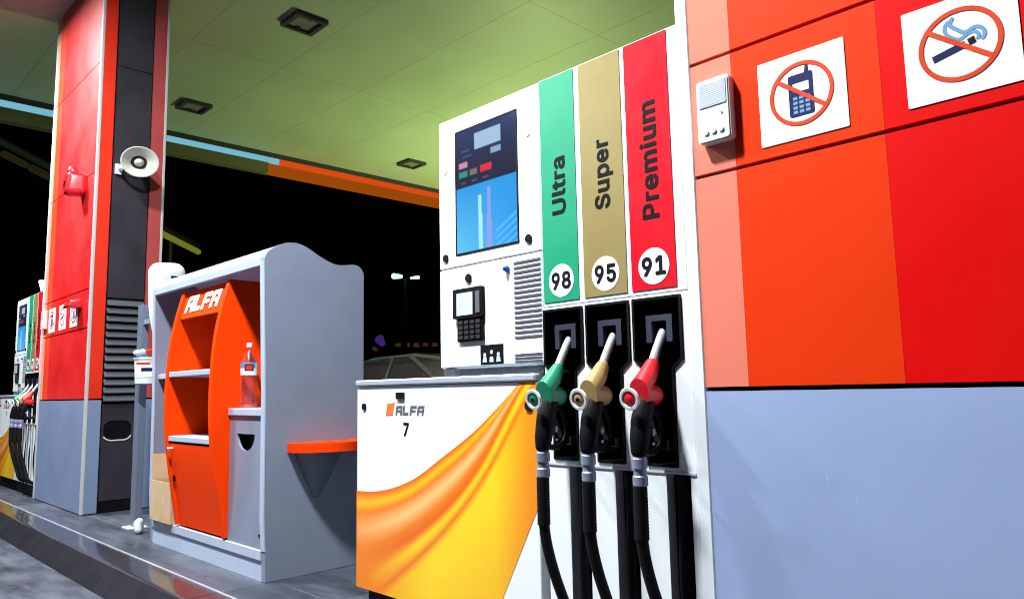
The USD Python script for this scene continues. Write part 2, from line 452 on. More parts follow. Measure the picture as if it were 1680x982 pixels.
def column(shift, label, c1=1.097, c2=0.666, kind='clad', trim='trim_white'):
    y0, y1 = -0.46 + shift, 1.286 + shift
    c1, c2 = c1 + shift, c2 + shift
    t = thing('column', label, 'column', (2.36, 0.41 + shift, 0.15))
    obj('core', bx(2.192, 2.528, y0 + 0.03, y1 - 0.03, 0.15, CZ), 'black_plastic', t)
    # front cladding in three colours, back cladding in red
    for z0, z1 in [(1.196, 1.85)] + ROWS:
        for (a, b), mname in (((c1, y1 - 0.0445), 'salmon_' + kind), ((c2, c1), 'orange_' + kind), ((y0 + 0.0445, c2), 'red_' + kind)):
            obj('cladding_panel', bx(FX, FX + 0.03, a + 0.0004, b - 0.0004, z0, z1), mname, t)
        obj('back_panel', bx(2.64, 2.67, y0 + 0.045, y1 - 0.045, z0, z1), 'red_clad', t)
    obj('cladding_panel', bx(FX, FX + 0.0195, y0 + 0.0445, y1 - 0.0445, 0.16, 1.183), 'grey_' + kind, t, label='grey lower cladding panel')
    obj('back_panel', bx(2.64, 2.67, y0 + 0.045, y1 - 0.045, 0.16, 1.183), 'grey_clad', t)
    obj('backing', [bx(FX + 0.031, FX + 0.05, y0 + 0.04, y1 - 0.04, 0.15, CZ), bx(2.62, 2.639, y0 + 0.04, y1 - 0.04, 0.15, CZ)], 'black_plastic', t)
    for e in (y0, y1):
        s = 1 if e == y0 else -1
        for z0, z1, mname in ((0.16, 1.183, 'grey_' + kind), (1.196, CZ, 'side_orange')):
            obj('side_strip', bx(FX + 0.0205, 2.18, e + s * 0.004, e + s * 0.03, z0, z1), mname, t)
            obj('side_strip', bx(2.535, 2.6495, e + s * 0.004, e + s * 0.03, z0, z1), 'side_red' if mname == 'side_orange' else mname, t)
        obj('edge_trim', bx(FX - 0.004, FX + 0.02, e, e + s * 0.044, 0.155, CZ, 0.003), trim, t)
        obj('edge_trim', bx(2.65, 2.674, e, e + s * 0.044, 0.155, CZ, 0.003), trim, t)
        yy = e + s * 0.022
        for z0, z1 in ((2.15, 3.346), (3.354, 4.446), (4.454, CZ)):
            obj('core_panel', bx(2.195, 2.525, yy, e + s * 0.0295, z0, z1), 'dark_core', t)
        low = sbox(2.195, 0.26, 2.525, 1.14)
        hole = sbox(-0.45, -0.3, 0.45, 0.3).buffer(0.7, quad_segs=8)
        hole = affinity.translate(affinity.scale(hole, 0.105, 0.088, origin=(0, 0)), 2.335, 0.90)
        lowm = xz(low.difference(hole), *sorted((yy, e + s * 0.0295)))
        lp = obj('core_panel', lowm, 'dark_core', t)
        rim = hole.buffer(0.012).difference(hole)
        obj('hole_rim', xz(rim.intersection(sbox(2, 0.7, 2.6, 0.845)), *sorted((yy - s * 0.006, yy - s * 0.0005))), 'horn_beige', t)
        for k in range(13):
            z = 1.17 + k * 0.075
            obj('louvre_slat', hullbox(2.195, 2.525, e - s * 0.006, e + s * 0.028, z, 0.055), 'louvre_grey', t)
    return t


def hullbox(x0, x1, yout, yin, z, h):
    """A sloped louvre slat: its outer edge low, its inner edge high."""
    p = [(x, yy, zz) for x in (x0, x1) for yy, zz in ((yout, z), (yout, z + 0.008), (yin, z + h), (yin, z + h - 0.008))]
    return trimesh.convex.convex_hull(np.array(p))


near_col = column(0, 'clad column in salmon, orange and red right of the pump, grey below')
SHIFT = 8.15
far_col = column(SHIFT, 'tall red and grey column at the left with louvres and dark side face', 1.13, 0.93, 'gloss', 'trim_beige')


# ------------------------------------------------------------------ stickers, intercoms, alarms, horn on the columns
def sticker(yc, zc, icon, label, w=0.256):
    X = FX
    t = thing('warning_sticker', label, 'sticker', (X, yc, zc))
    obj('sheet', face(yzbox(yc - w / 2, yc + w / 2, zc - w / 2, zc + w / 2, 0.004), X - 0.0003, 0.002), 'sticker_white', t)
    X -= 0.0026
    r = 0.094
    ring = disc(yc, zc + 0.004, r, 20).difference(disc(yc, zc + 0.004, r - 0.0115, 20))
    a = 0.66
    cut = LineString([(-yc - r * math.cos(a) * 0.93, zc + 0.004 + r * math.sin(a) * 0.93), (-yc + r * math.cos(a) * 0.93, zc + 0.004 - r * math.sin(a) * 0.93)]).buffer(0.0058, cap_style=2)
    P = lambda pts: [(-yc + u, zc + 0.004 + v) for u, v in pts]
    if icon == 'phone':
        body = Polygon(P([(-0.03, -0.06), (0.03, -0.06), (0.03, 0.052), (-0.03, 0.052)])).buffer(0.006, quad_segs=4)
        scr = Polygon(P([(-0.024, 0.006), (0.024, 0.006), (0.024, 0.034), (-0.024, 0.034)]))
        keys = unary_union([sbox(*P([(u - 0.0065, v - 0.0045)])[0], *P([(u + 0.0065, v + 0.0045)])[0]) for u in (-0.018, 0, 0.018) for v in (-0.012, -0.026, -0.04, -0.053)])
        ant = Polygon(P([(0.012, 0.05), (0.026, 0.05), (0.024, 0.078), (0.016, 0.078)]))
        obj('phone_outline', face(unary_union([body.difference(scr).difference(keys), ant]), X, 0.0008), 'navy', t)
        obj('phone_keys', face(keys, X, 0.0006), 'sky_blue', t)
    elif icon == 'smoke':
        cig = LineString(P([(-0.062, -0.022), (0.012, -0.004)])).buffer(0.0085, cap_style=2)
        tip = LineString(P([(0.019, -0.002), (0.034, 0.002)])).buffer(0.0085, cap_style=2)
        obj('cigarette', face(cig, X, 0.0008), 'navy', t)
        obj('cigarette_tip', face(tip, X, 0.0008), 'ink', t)
        c1 = spline(P([(0.050, -0.001), (0.052, 0.022), (0.036, 0.032), (0.012, 0.026), (-0.002, 0.038), (-0.016, 0.052), (-0.012, 0.07)]), 30)
        c2 = spline(P([(0.040, 0.002), (0.040, 0.016), (0.024, 0.022), (0.002, 0.012), (-0.014, 0.02), (-0.028, 0.036), (-0.030, 0.052), (-0.022, 0.064)]), 30)
        obj('smoke_curl', face(LineString(c1).buffer(0.0045), X, 0.0007), 'sky_blue', t)
        obj('smoke_curl', face(LineString(c2).buffer(0.0042), X, 0.0005), 'sky_blue', t)
    else:
        flame = Polygon(P([(-0.03, -0.05), (0.03, -0.05), (0.036, -0.02), (0.018, 0.014), (0.01, 0.05), (-0.014, 0.016), (-0.034, -0.014)])).buffer(0.004)
        obj('flame_sign', face(flame, X, 0.0008), 'sky_blue', t)
    obj('ring', face(ring, X, 0.0012), 'sign_red', t)
    obj('slash', face(cut, X, 0.0016), 'sign_red', t)
    return t


sticker(0.882, 2.024, 'phone', 'white no mobile phone sticker on the orange column panel')
sticker(0.476, 2.026, 'smoke', 'white no smoking sticker with cigarette at the upper right')
sticker(0.882 + SHIFT, 2.024, 'phone', 'tiny white sticker on the far red column, middle-left of the white row')
sticker(0.476 + SHIFT, 2.026, 'smoke', 'tiny white sticker on the far red column left of the red alarm')
sticker(0.07 + SHIFT, 2.026, 'flame', 'tiny white sticker on the far red column partly under the red alarm')


def intercom(yc, zc, label):
    t = thing('intercom', label, 'intercom', (FX, yc, zc))
    X = FX - 0.0005
    s = yzbox(yc - 0.0565, yc + 0.0565, zc - 0.101, zc + 0.101, 0.012)
    obj('housing', [face(s, X, 0.030), face(s.buffer(-0.004), X - 0.030, 0.004)], 'pale_plastic', t)
    obj('speaker_panel', face(yzbox(yc - 0.047, yc + 0.047, zc + 0.012, zc + 0.092, 0.005), X - 0.034, 0.0025), 'pale_grille', t)
    for k in range(12):
        obj('grille_bar', face(yzbox(yc - 0.043, yc + 0.043, zc + 0.0165 + k * 0.006, zc + 0.0205 + k * 0.006), X - 0.0366, 0.0006), 'pale_grille', t)
    for k in (-1, 0, 1):
        obj('button', face(disc(yc + k * 0.026, zc - 0.068, 0.0085, 6), X - 0.034, 0.004), 'pale_grille', t)
    obj('indicator', face(disc(yc - 0.03, zc - 0.018, 0.003, 4), X - 0.034, 0.002), 'ink_grey', t)
    return t


intercom(1.147, 2.048, 'small white wall intercom on the salmon panel beside the phone sticker')
intercom(1.147 + SHIFT, 2.048, 'tiny white wall intercom on the far red column left of its stickers')

t = thing('alarm_siren', 'red rounded alarm siren high on the front of the far red column', 'alarm', (FX, 8.08, 3.25))
obj('housing', hull([((2.02, 8.04, 3.23), 0.05), ((2.02, 8.14, 3.23), 0.05), ((2.02, 8.04, 3.35), 0.05), ((2.02, 8.14, 3.35), 0.05), ((1.93, 8.06, 3.22), 0.055), ((1.93, 8.12, 3.22), 0.055), ((1.94, 8.06, 3.35), 0.055), ((1.94, 8.12, 3.35), 0.055)]), 'alarm_red', t, smooth=60)
obj('dome', lathe([(0, 0), (0.055, 0), (0.055, 0.02), (0.04, 0.05), (0, 0.06)], (1.95, 8.09, 3.40)), 'alarm_red', t)
obj('sound_slot', [bx(1.870, 1.878, 8.06, 8.12, z, z + 0.006) for z in (3.24, 3.265, 3.29)], 'ink', t)
t = thing('alarm_bell', 'small red fire alarm box over the last sticker on the far column', 'alarm', (FX, 8.0, 2.08))
obj('box', hull([((2.04, 7.97, 2.075), 0.012), ((2.04, 8.15, 2.075), 0.012), ((2.04, 7.97, 2.135), 0.012), ((2.04, 8.15, 2.135), 0.012), ((1.95, 7.99, 2.08), 0.018), ((1.95, 8.13, 2.08), 0.018), ((1.965, 7.99, 2.12), 0.018), ((1.965, 8.13, 2.12), 0.018)]), 'alarm_red', t)
obj('call_glass', bx(1.929, 1.934, 8.03, 8.10, 2.08, 2.115), 'sign_red', t)

# horn loudspeaker on the far column's dark side face
t = thing('horn_speaker', 'beige round horn loudspeaker on the dark side of the column', 'loudspeaker', (2.35, 7.70, 3.42))
ax = np.array([-0.20, -0.95, -0.20]); ax /= np.linalg.norm(ax)
o = np.array([2.39, 7.62, 3.47])
bell = [(0.035, -0.04), (0.045, 0.0), (0.062, 0.05), (0.095, 0.10), (0.135, 0.135), (0.178, 0.152), (0.186, 0.158), (0.186, 0.166), (0.176, 0.168), (0.13, 0.147), (0.088, 0.112), (0.056, 0.062), (0.04, 0.02), (0.0, 0.018)]


def oval(m):
    m.vertices = (m.vertices - o) * (0.90, 1.0, 0.78) + o
    return m


obj('bell', oval(lathe(bell, o, ax, 40)), 'horn_beige', t)
obj('inner_cone', oval(lathe([(0.0, 0.155), (0.018, 0.152), (0.038, 0.12), (0.05, 0.10), (0.03, 0.08), (0.0, 0.07)], o, ax)), 'horn_beige', t)
obj('throat', oval(lathe([(0.0, 0.060), (0.075, 0.092), (0.118, 0.128), (0.1165, 0.1295), (0.0735, 0.0945), (0.0, 0.064)], o, ax)), 'horn_dark', t)
obj('driver', lathe([(0.0, -0.10), (0.05, -0.10), (0.055, -0.09), (0.055, -0.045), (0.036, -0.035), (0, -0.03)], o, ax), 'horn_beige', t)
obj('bracket', [tube([(2.24, 7.685, 3.40), (2.24, 7.60, 3.39), (2.30, 7.56, 3.40)], 0.012), bx(2.21, 2.27, 7.68, 7.706, 3.35, 3.45)], 'pale_plastic', t)


# ------------------------------------------------------------------ fuel pump
def fuel_pump(label):
    t = thing('fuel_pump', label, 'fuel pump', (2.35, 2.2, 0.15))
    P0 = lambda n, m, mat, par=None, **k: obj(n, m, mat, par or t, **k)
    yR, yS, yD = 1.287, 1.915, 2.535
    # plinth and body
    P0('plinth', bx(2.09, 2.61, 1.30, 3.14, 0.15, 0.285), 'black_plastic')
    P0('body', [bx(2.18, 2.62, yR + 0.004, yS, 0.285, 1.50), bx(2.095, 2.62, yR + 0.004, yS, 0.285, 0.94)], 'black_plastic')
    # head
    P0('head_shell', bx(FX + 0.012, 2.62, yR, yD, 1.50, 2.392, 0.006), 'white_paint')
    P0('head_shell', bx(FX + 0.012, 2.62, yS + 0.002, yD, 1.292, 1.499, 0.004), 'white_paint')
    dp = P0('display_door', bx(FX, FX + 0.0115, yS + 0.004, yD - 0.001, 1.7255, 2.389, 0.004), 'white_paint')
    cp = P0('card_door', bx(FX, FX + 0.0115, yS + 0.004, yD - 0.001, 1.298, 1.7205, 0.004), 'white_paint')
    # screen with its picture
    P0('screen_surround', face(yzbox(2.036, 2.420, 1.772, 2.318).difference(yzbox(2.044, 2.412, 1.780, 2.310)), FX - 0.0005, 0.002), 'ink', dp)
    ny, nz = 74, 106
    Y, Z = np.meshgrid(np.linspace(2.412, 2.044, ny), np.linspace(2.310, 1.780, nz))
    tt = (2.412 - Y) / 0.368
    C = np.zeros((nz, ny, 3))
    up = Z > 2.06
    C[:] = (0.010, 0.012, 0.035)
    C[up] += np.clip((Z[up] - 2.06) / 0.25, 0, 1)[:, None] ** 2 * np.array((0.012, 0.030, 0.10))
    low = ~up
    g = (2.06 - Z) / 0.28
    blue = np.stack([0.02 + 0.10 * (1 - tt) * g, 0.33 + 0.28 * (1 - tt) * g, 0.80 + 0.1 * g], -1)
    C[low] = blue[low]

    def patch(y0, y1, z0, z1, c, soft=0.0):
        k = (Y <= max(y0, y1)) & (Y >= min(y0, y1)) & (Z <= max(z0, z1)) & (Z >= min(z0, z1))
        C[k] = c
    patch(2.295, 2.133, 2.213, 2.282, (0.36, 0.55, 0.72))
    patch(2.215, 2.213, 2.213, 2.282, (0.22, 0.36, 0.52))
    patch(2.192, 2.130, 2.172, 2.196, (0.25, 0.40, 0.62))
    patch(2.395, 2.338, 2.146, 2.170, (0.62, 0.25, 0.42))
    patch(2.395, 2.340, 2.104, 2.132, (0.03, 0.30, 0.20))
    patch(2.322, 2.276, 2.108, 2.132, (0.20, 0.17, 0.12))
    patch(2.256, 2.190, 2.108, 2.134, (0.72, 0.02, 0.05))
    patch(2.38, 2.33, 2.215, 2.222, (0.10, 0.13, 0.22)); patch(2.37, 2.31, 2.19, 2.197, (0.08, 0.11, 0.2))
    for z in (2.086, 2.08):
        for a in (2.385, 2.315, 2.245):
            patch(a, a - 0.035, z, z - 0.004, (0.06, 0.07, 0.10))
    # a slim tower block, a second one and slanting glass
    for yc, w, z1, c in ((2.262, 0.017, 2.01, (0.42, 0.86, 0.95)), (2.208, 0.018, 2.035, (0.30, 0.36, 0.86))):
        k = low & (np.abs(Y - yc) < w * (0.6 + 0.8 * (z1 - Z))) & (Z < z1)
        C[k] = c
    k = low & (Z < 1.84 + (2.18 - Y) * 0.5) & (Y < 2.17) & (np.abs(((2.18 - Y) * 0.5 + 1.84 - Z) % 0.03) < 0.012)
    C[k] = (0.10, 0.52, 0.95)
    V = np.stack([np.full(Y.size, FX - 0.0012), Y.ravel(), Z.ravel()], 1)
    a = np.arange(nz - 1)[:, None] * ny + np.arange(ny - 1)[None]
    F = np.vstack([np.stack([a, a + ny, a + ny + 1], -1).reshape(-1, 3), np.stack([a, a + ny + 1, a + 1], -1).reshape(-1, 3)])
    P0('screen', (V, F), 'screen_print', dp, color=C.reshape(-1, 3))
    for yy, zz in ((2.488, 1.772), (1.984, 1.779), (2.488, 2.16), (1.978, 2.20)):
        c = 'ink' if zz < 2 else 'white_paint'
        P0('lock' if zz < 2 else 'plug', face(disc(yy, zz, 0.0165 if zz < 2 else 0.012, 8), FX - 0.0004, 0.006 if zz < 2 else 0.002), c, dp)
    P0('lock', face(disc(2.340, 1.668, 0.018, 8), FX - 0.0004, 0.006), 'ink', cp)
    P0('button', hull([((FX - 0.003, 2.108, 1.677), 0.0135), ((FX - 0.012, 2.108, 1.677), 0.011)]), 'blue_button', cp)
    P0('card_reader', face(yzbox(2.243, 2.428, 1.500, 1.625, 0.008), FX - 0.0004, 0.016), 'black_plastic', cp)
    P0('card_screen', face(yzbox(2.300, 2.402, 1.512, 1.606, 0.003), FX - 0.0165, 0.0015), 'reader_glass', cp)
    P0('card_slot', face(yzbox(2.256, 2.282, 1.516, 1.606, 0.003), FX - 0.0165, 0.003), 'vent_grey', cp)
    P0('keypad', face(yzbox(2.247, 2.408, 1.402, 1.499, 0.005), FX - 0.0004, 0.009), 'black_plastic', cp)
    for i in range(4):
        for j in range(4):
            P0('key', face(yzbox(2.262 + i * 0.036, 2.288 + i * 0.036, 1.412 + j * 0.021, 1.427 + j * 0.021, 0.003), FX - 0.0096, 0.004), 'lamp_frame', cp)
    P0('notice', face(yzbox(2.138, 2.273, 1.303, 1.382, 0.002), FX - 0.0004, 0.0015), 'ink', cp)
    sym = []
    for k, yy in enumerate((2.246, 2.206, 2.166)):
        sym += [disc(yy, 1.352 if k == 1 else 1.342, 0.0085, 5), Polygon([(-yy - 0.013, 1.312), (-yy + 0.013, 1.312), (-yy + 0.009, 1.334), (-yy - 0.009, 1.334)])]
    P0('notice_symbol', face(unary_union(sym), FX - 0.0021, 0.001), 'pale_grille', cp)
    for k in range(16):
        z = 1.398 + k * 0.0195
        P0('vent_slat', face(yzbox(1.926, 2.070, z, z + 0.0075), FX - 0.0004, 0.0025), 'vent_grey', cp)
    for k in range(3):
        z = 1.306 + k * 0.013
        P0('vent_slat', face(yzbox(1.928, 2.074, z, z + 0.005), FX - 0.0004, 0.0025), 'vent_grey', cp)
    # colour strips
    P0('strip_board', bx(FX, FX + 0.0115, yR + 0.001, yS + 0.001, 1.505, 2.391, 0.003), 'white_paint')
    for (a, b, m_, txt, num, zt, ht) in ((1.737, 1.909, 'strip_green', 'Ultra', '98', 1.846, 0.219), (1.522, 1.711, 'strip_gold', 'Super', '95', 1.828, 0.253), (1.326, 1.502, 'strip_red', 'Premium', '91', 1.756, 0.404)):
        g_ = P0('grade_strip', face(yzbox(a, b, 1.520, 2.386), FX - 0.0004, 0.0025), m_)
        c = (a + b) / 2
        P0('lettering', words(txt, 0.062, c - 0.032, zt, FX - 0.0030, up=True, width=ht), 'ink', g_)
        P0('number_disc', face(disc(c - 0.003, 1.596, 0.061, 14), FX - 0.0030, 0.001), 'white_paint', g_)
        w = 0.093
        P0('number', words(num, 0.058, c - 0.003 + w / 2, 1.5675, FX - 0.0042, width=w), 'ink', g_)
    # hose section: white front with three black boots, slots below
    boots, slots = [], []
    for c in (1.820, 1.615, 1.410):
        h, q = 0.0965, 0.060
        boots.append(yz([(c + h, 1.494), (c - h, 1.494), (c - h, 1.288), (c - q, 1.256), (c - q, 0.945), (c + q, 0.945), (c + q, 1.256), (c + h, 1.288)]).buffer(-0.006).buffer(0.006, quad_segs=4))
        slots.append(yzbox(c - 0.100, c - 0.010, 0.286, 0.925))
    front = yzbox(yR + 0.001, yS + 0.001, 0.286, 1.502)
    P0('hose_front', face(front.difference(unary_union(boots)).difference(unary_union(slots)), FX + 0.044, 0.044), 'white_paint')
    P0('side_post', bx(FX, 2.62, 1.2865, 1.2872, 0.286, 1.5), 'white_paint')
    P0('ledge', bx(FX - 0.004, FX + 0.02, yR + 0.002, yS - 0.002, 0.9265, 0.9335), 'pale_grille')
    for b, c in zip(boots, (1.820, 1.615, 1.410)):
        k = P0('nozzle_boot', [face(b.buffer(-0.0005).difference(b.buffer(-0.009)), 2.175, 0.131), face(b.buffer(-0.0005), 2.179, 0.004)], 'black_plastic')
        u = yzbox(c - 0.050, c + 0.052, 1.345, 1.435, 0.004).difference(yzbox(c - 0.028, c + 0.030, 1.30, 1.415))
        P0('spout_holder', face(u, 2.16, 0.10), 'holder_blue', k)
        P0('hanger_hook', [bx(2.03, 2.14, c - 0.035, c - 0.03, 1.0, 1.03), bx(2.04, 2.15, c + 0.02, c + 0.035, 0.985, 1.0)], 'lamp_frame', k)
    # lower cabinet with the printed drape
    P0('cabinet', bx(FX + 0.010, 2.62, 1.962, 3.178, 0.284, 1.2315, 0.004), 'white_paint')
    cab = P0('cabinet_door', bx(FX - 0.002, FX + 0.0095, 1.960, 3.180, 0.286, 1.2285, 0.003), 'white_paint')
    P0('cabinet_top', bx(FX - 0.012, 2.64, 1.962, 3.185, 1.2320, 1.2600, 0.006), 'steel_edge')
    P0('head_tray', [bx(FX + 0.03, 2.60, 1.95, 2.44, 1.2605, 1.2915), bx(FX + 0.004, FX + 0.03, 2.44, 2.515, 1.2605, 1.2915)], 'silver')
    top = np.array([(3.181, 0.732), (3.08, 0.735), (2.949, 0.752), (2.757, 0.805), (2.494, 0.937), (2.333, 1.025), (2.181, 1.127), (2.066, 1.213), (1.96, 1.29)])[::-1]
    from scipy.interpolate import PchipInterpolator
    ztop = PchipInterpolator(top[:, 0], top[:, 1])
    f1 = PchipInterpolator([1.95, 2.07, 2.186, 2.338, 2.583, 2.853, 3.2], [1.25, 1.10, 0.945, 0.775, 0.565, 0.38, 0.17])
    f0 = PchipInterpolator([1.95, 2.05, 2.13, 2.27, 2.47, 2.72, 3.0, 3.2], [1.30, 1.20, 1.10, 0.92, 0.735, 0.58, 0.45, 0.37])
    ys_ = np.linspace(3.1795, 1.9605, 190)
    nz = 90
    V, C = [], []
    lerp = lambda x, xp, fp: np.array([np.interp(x, xp, [c[k] for c in fp]) for k in range(3)])
    for yy in ys_:
        zt = min(float(ztop(yy)), 1.2275)
        zb = max(0.2875, 0.743 + (1.979 - yy) * 1.79)
        zb = min(zb, zt - 0.001)
        zz = np.linspace(zt, zb, nz)
        for z in zz:
            d = float(ztop(yy)) - z                                   # below the top edge
            e0, e1 = z - float(f0(yy)), z - float(f1(yy))             # above the folds
            O, Yl, Li, Dk = np.array((0.80, 0.20, 0.012)), np.array((0.90, 0.60, 0.016)), np.array((0.92, 0.62, 0.24)), np.array((0.74, 0.13, 0.008))
            if e0 > 0:                                                # upper cloth
                w = np.clip(d / (d + e0 + 1e-6), 0, 1)
                c = lerp(w, [0, 0.06, 0.16, 0.30, 0.55, 0.8, 1.0], [Dk, O, Yl * 0.7 + O * 0.3, O, Li * 0.75 + O * 0.25, O, Dk])
                c = c * (1 - 0.0) + 0
                left = np.clip((yy - 2.75) / 0.43, 0, 1) * np.clip((0.72 - z) / 0.3, 0, 1)
                c = c * (1 - left) + O * left
            elif e1 > 0:                                              # narrow fold
                w = -e0 / (e1 - e0)
                c = lerp(w, [0, 0.15, 0.45, 0.75, 1.0], [Dk, O, Yl, Yl * 0.5 + O * 0.5, Dk])
                left = np.clip((yy - 2.7) / 0.4, 0, 1)
                c = c * (1 - left) + O * left
            else:                                                     # big lower cloth
                w = np.clip(-e1 / 0.5, 0, 1)
                c = lerp(w, [0, 0.08, 0.3, 0.6, 1.0], [O, Yl, Yl, Yl * 0.85 + O * 0.15, Yl * 0.7 + O * 0.3])
                right = np.clip((2.20 - yy) / 0.2, 0, 1) * 0.85
                lowl = np.clip((yy - 2.60) / 0.5, 0, 1) * 0.9
                k = max(right, lowl)
                c = c * (1 - k) + O * k
            V.append((FX - 0.0032, yy, z)); C.append(c)
    n = len(ys_)
    a = np.arange(n - 1)[:, None] * nz + np.arange(nz - 1)[None]
    F = np.vstack([np.stack([a, a + 1, a + nz + 1], -1).reshape(-1, 3), np.stack([a, a + nz + 1, a + nz], -1).reshape(-1, 3)])
    P0('drape_graphic', (np.array(V), F), 'drape_print', cab, color=np.array(C), label='orange and yellow printed drape across the white door')
    P0('lock', face(disc(3.116, 1.133, 0.0165, 8), FX - 0.0024, 0.006), 'ink', cab)
    P0('lock', face(disc(2.001, 1.139, 0.019, 8), FX - 0.0036, 0.006), 'ink', cab)
    P0('latch', face(yzbox(2.790, 2.850, 1.168, 1.198, 0.004), FX - 0.0024, 0.008), 'ink', cab)
    P0('logo_square', face(yz([(2.925, 1.148), (2.867, 1.152), (2.882, 1.096), (2.938, 1.092)]), FX - 0.0024, 0.001), 'logo_orange', cab)
    P0('lettering', logo(2.862, 1.096, 0.218, 0.042, FX - 0.0024), 'ink_grey', cab)
    P0('number', words('7', 0.055, 2.80, 1.005, FX - 0.0024), 'ink', cab)
    return t


def logo(yl, z, w, h, X, depth=0.001):
    """The squared slanting letters A L F A."""
    s = 0.27
    cells = {'A': [sbox(0, 0, s, .86), sbox(1 - s, 0, 1, 1), sbox(0.12, 1 - s * 1.0, 1, 1), sbox(0, .33, 1, .55), sbox(0, .5, .3, .9)],
             'L': [sbox(0, 0, s, 1), sbox(0, 0, .9, s)], 'F': [sbox(0, 0, s, 1), sbox(0, 1 - s, .95, 1), sbox(0, .34, .85, .56)]}
    out = []
    for k, ch in enumerate('ALFA'):
        g = unary_union(cells[ch]).buffer(0.001)
        out.append(affinity.translate(affinity.scale(g, 0.98, 1, origin=(0, 0)), k * 1.09, 0))
    g = affinity.skew(unary_union(out), 10, origin=(0, 0))
    x0, y0, x1, y1 = g.bounds
    g = affinity.affine_transform(g, [w / (x1 - x0), 0, 0, h / (y1 - y0), -yl - x0 * w / (x1 - x0), z])
    return face(g, X, depth)


def nozzle(c, col, label, mat):
    t = thing('fuel_nozzle', label, 'fuel nozzle', (1.92, c, 0.92), 'fuel nozzles hanging in their boots')
    obj('spout', tube(spline([(1.985, c, 1.235), (2.008, c, 1.268), (2.035, c, 1.310), (2.066, c, 1.357), (2.085, c, 1.384)], 12), [0.0150] * 11 + [0.0135], 14), 'spout_metal', t)
    body = chain([((2.012, c, 1.270), 0.0235), ((1.985, c, 1.234), 0.031), ((1.945, c, 1.197), 0.035), ((1.903, c, 1.168), 0.036)], 24) + chain([((1.93, c, 1.183), 0.036), ((1.965, c, 1.175), 0.035), ((2.010, c, 1.174), 0.034)], 24)
    body = body.trim_by_plane((1.0, 0, 0.22), 1.889 + 0.22 * 1.166)
    obj('body', body, mat, t, smooth=50)
    ax = (-0.977, 0, -0.215)
    o = np.array((1.890, c, 1.1655))
    obj('end_ring', lathe([(0.024, 0.0), (0.0345, 0.0), (0.0365, 0.003), (0.0365, 0.007), (0.0345, 0.010), (0.0265, 0.010), (0.024, 0.006), (0.024, 0)], o, ax, 32), 'letter_white', t)
    obj('end_cap', lathe([(0.0, 0.0), (0.0235, 0.0), (0.0235, 0.005), (0.016, 0.009), (0.0, 0.011)], o, ax, 28), mat, t)
    obj('cap_button', lathe([(0.0, 0.0105), (0.007, 0.0105), (0.007, 0.013), (0.0, 0.0135)], o, ax, 12), 'black_plastic' if col != 'red' else mat, t)
    grip = chain([((1.965, c, 1.150), 0.031), ((1.945, c, 1.10), 0.034), ((1.932, c, 1.04), 0.032), ((1.926, c, 1.005), 0.027)], 20)
    obj('handle', grip, 'black_plastic', t, smooth=50)
    obj('trigger_guard', tube(spline([(1.985, c, 1.150), (2.03, c, 1.12), (2.055, c, 1.06), (2.035, c, 1.01), (1.985, c, 0.995), (1.93, c, 1.012)], 24), 0.011, 10), 'black_plastic', t)
    obj('trigger', tube(spline([(1.975, c - 0.006, 1.115), (1.99, c - 0.008, 1.075), (2.012, c - 0.008, 1.03)], 8), [0.007] * 8, 8), 'holder_blue', t)
    obj('trigger_latch', [ball((1.968, c - 0.026, 1.060), 0.0075, 1, (1, 0.7, 1.6)), ball((1.986, c - 0.012, 1.022), 0.005, 1)], 'pale_grille', t)
    obj('swivel', lathe([(0, 0), (0.021, 0), (0.0235, 0.004), (0.0235, 0.030), (0.020, 0.034), (0.020, 0.052), (0.024, 0.056), (0.024, 0.084), (0.020, 0.090), (0.018, 0.104), (0, 0.104)], (1.925, c, 0.897), (0, 0, 1), 24), 'collar', t)
    ribs = []
    for k in range(33):
        ribs.append((0.0228 if k % 2 else 0.0216, k * 0.0050))
    obj('hose_sleeve', lathe([(0, 0)] + ribs + [(0, 0.160)], (1.922, c, 0.738), (0, 0, 1), 20), 'rubber', t)
    path = spline([(1.922, c, 0.75), (1.926, c - 0.002, 0.70), (1.938, c - 0.012, 0.62), (1.966, c - 0.036, 0.50), (1.99, c - 0.066, 0.40), (2.02, c - 0.085, 0.325), (2.055, c - 0.075, 0.31), (2.069, c - 0.062, 0.42), (2.069, c - 0.055, 0.70), (2.069, c - 0.055, 0.92)], 60)
    obj('hose', tube(path, 0.0185, 14), 'rubber', t)
    return t


pump = fuel_pump('large white fuel pump with green, gold and red grade strips beside the column')
copy(pump, (2.35, 2.2 + SHIFT, 0.15), 'small distant white fuel pump at the left edge behind the red column')
nz1 = nozzle(1.820, 'green', 'green fuel nozzle hanging under the Ultra strip', 'nozzle_green')
nz2 = nozzle(1.615, 'gold', 'gold fuel nozzle hanging under the Super strip', 'nozzle_gold')
nz3 = nozzle(1.410, 'red', 'red fuel nozzle hanging under the Premium strip', 'nozzle_red')
copy(nz1, (1.92, 1.820 + SHIFT, 0.92), 'tiny green nozzle on the distant pump at the left edge')
copy(nz2, (1.92, 1.615 + SHIFT, 0.92), 'tiny gold nozzle on the distant pump at the left edge')
copy(nz3, (1.92, 1.410 + SHIFT, 0.92), 'tiny red nozzle on the distant pump next to the column')
t = thing('camera_bracket', 'small white tilted bracket on top of the distant pump', 'bracket', (2.2, 9.8, 2.39))
obj('arm', hull([((2.10, 9.70, 2.40), 0.02), ((2.10, 9.86, 2.54), 0.02), ((2.16, 9.70, 2.40), 0.02), ((2.16, 9.86, 2.54), 0.02)]), 'white_paint', t)
obj('foot', bx(2.08, 2.18, 9.64, 9.76, 2.392, 2.405, 0.003), 'white_paint', t)


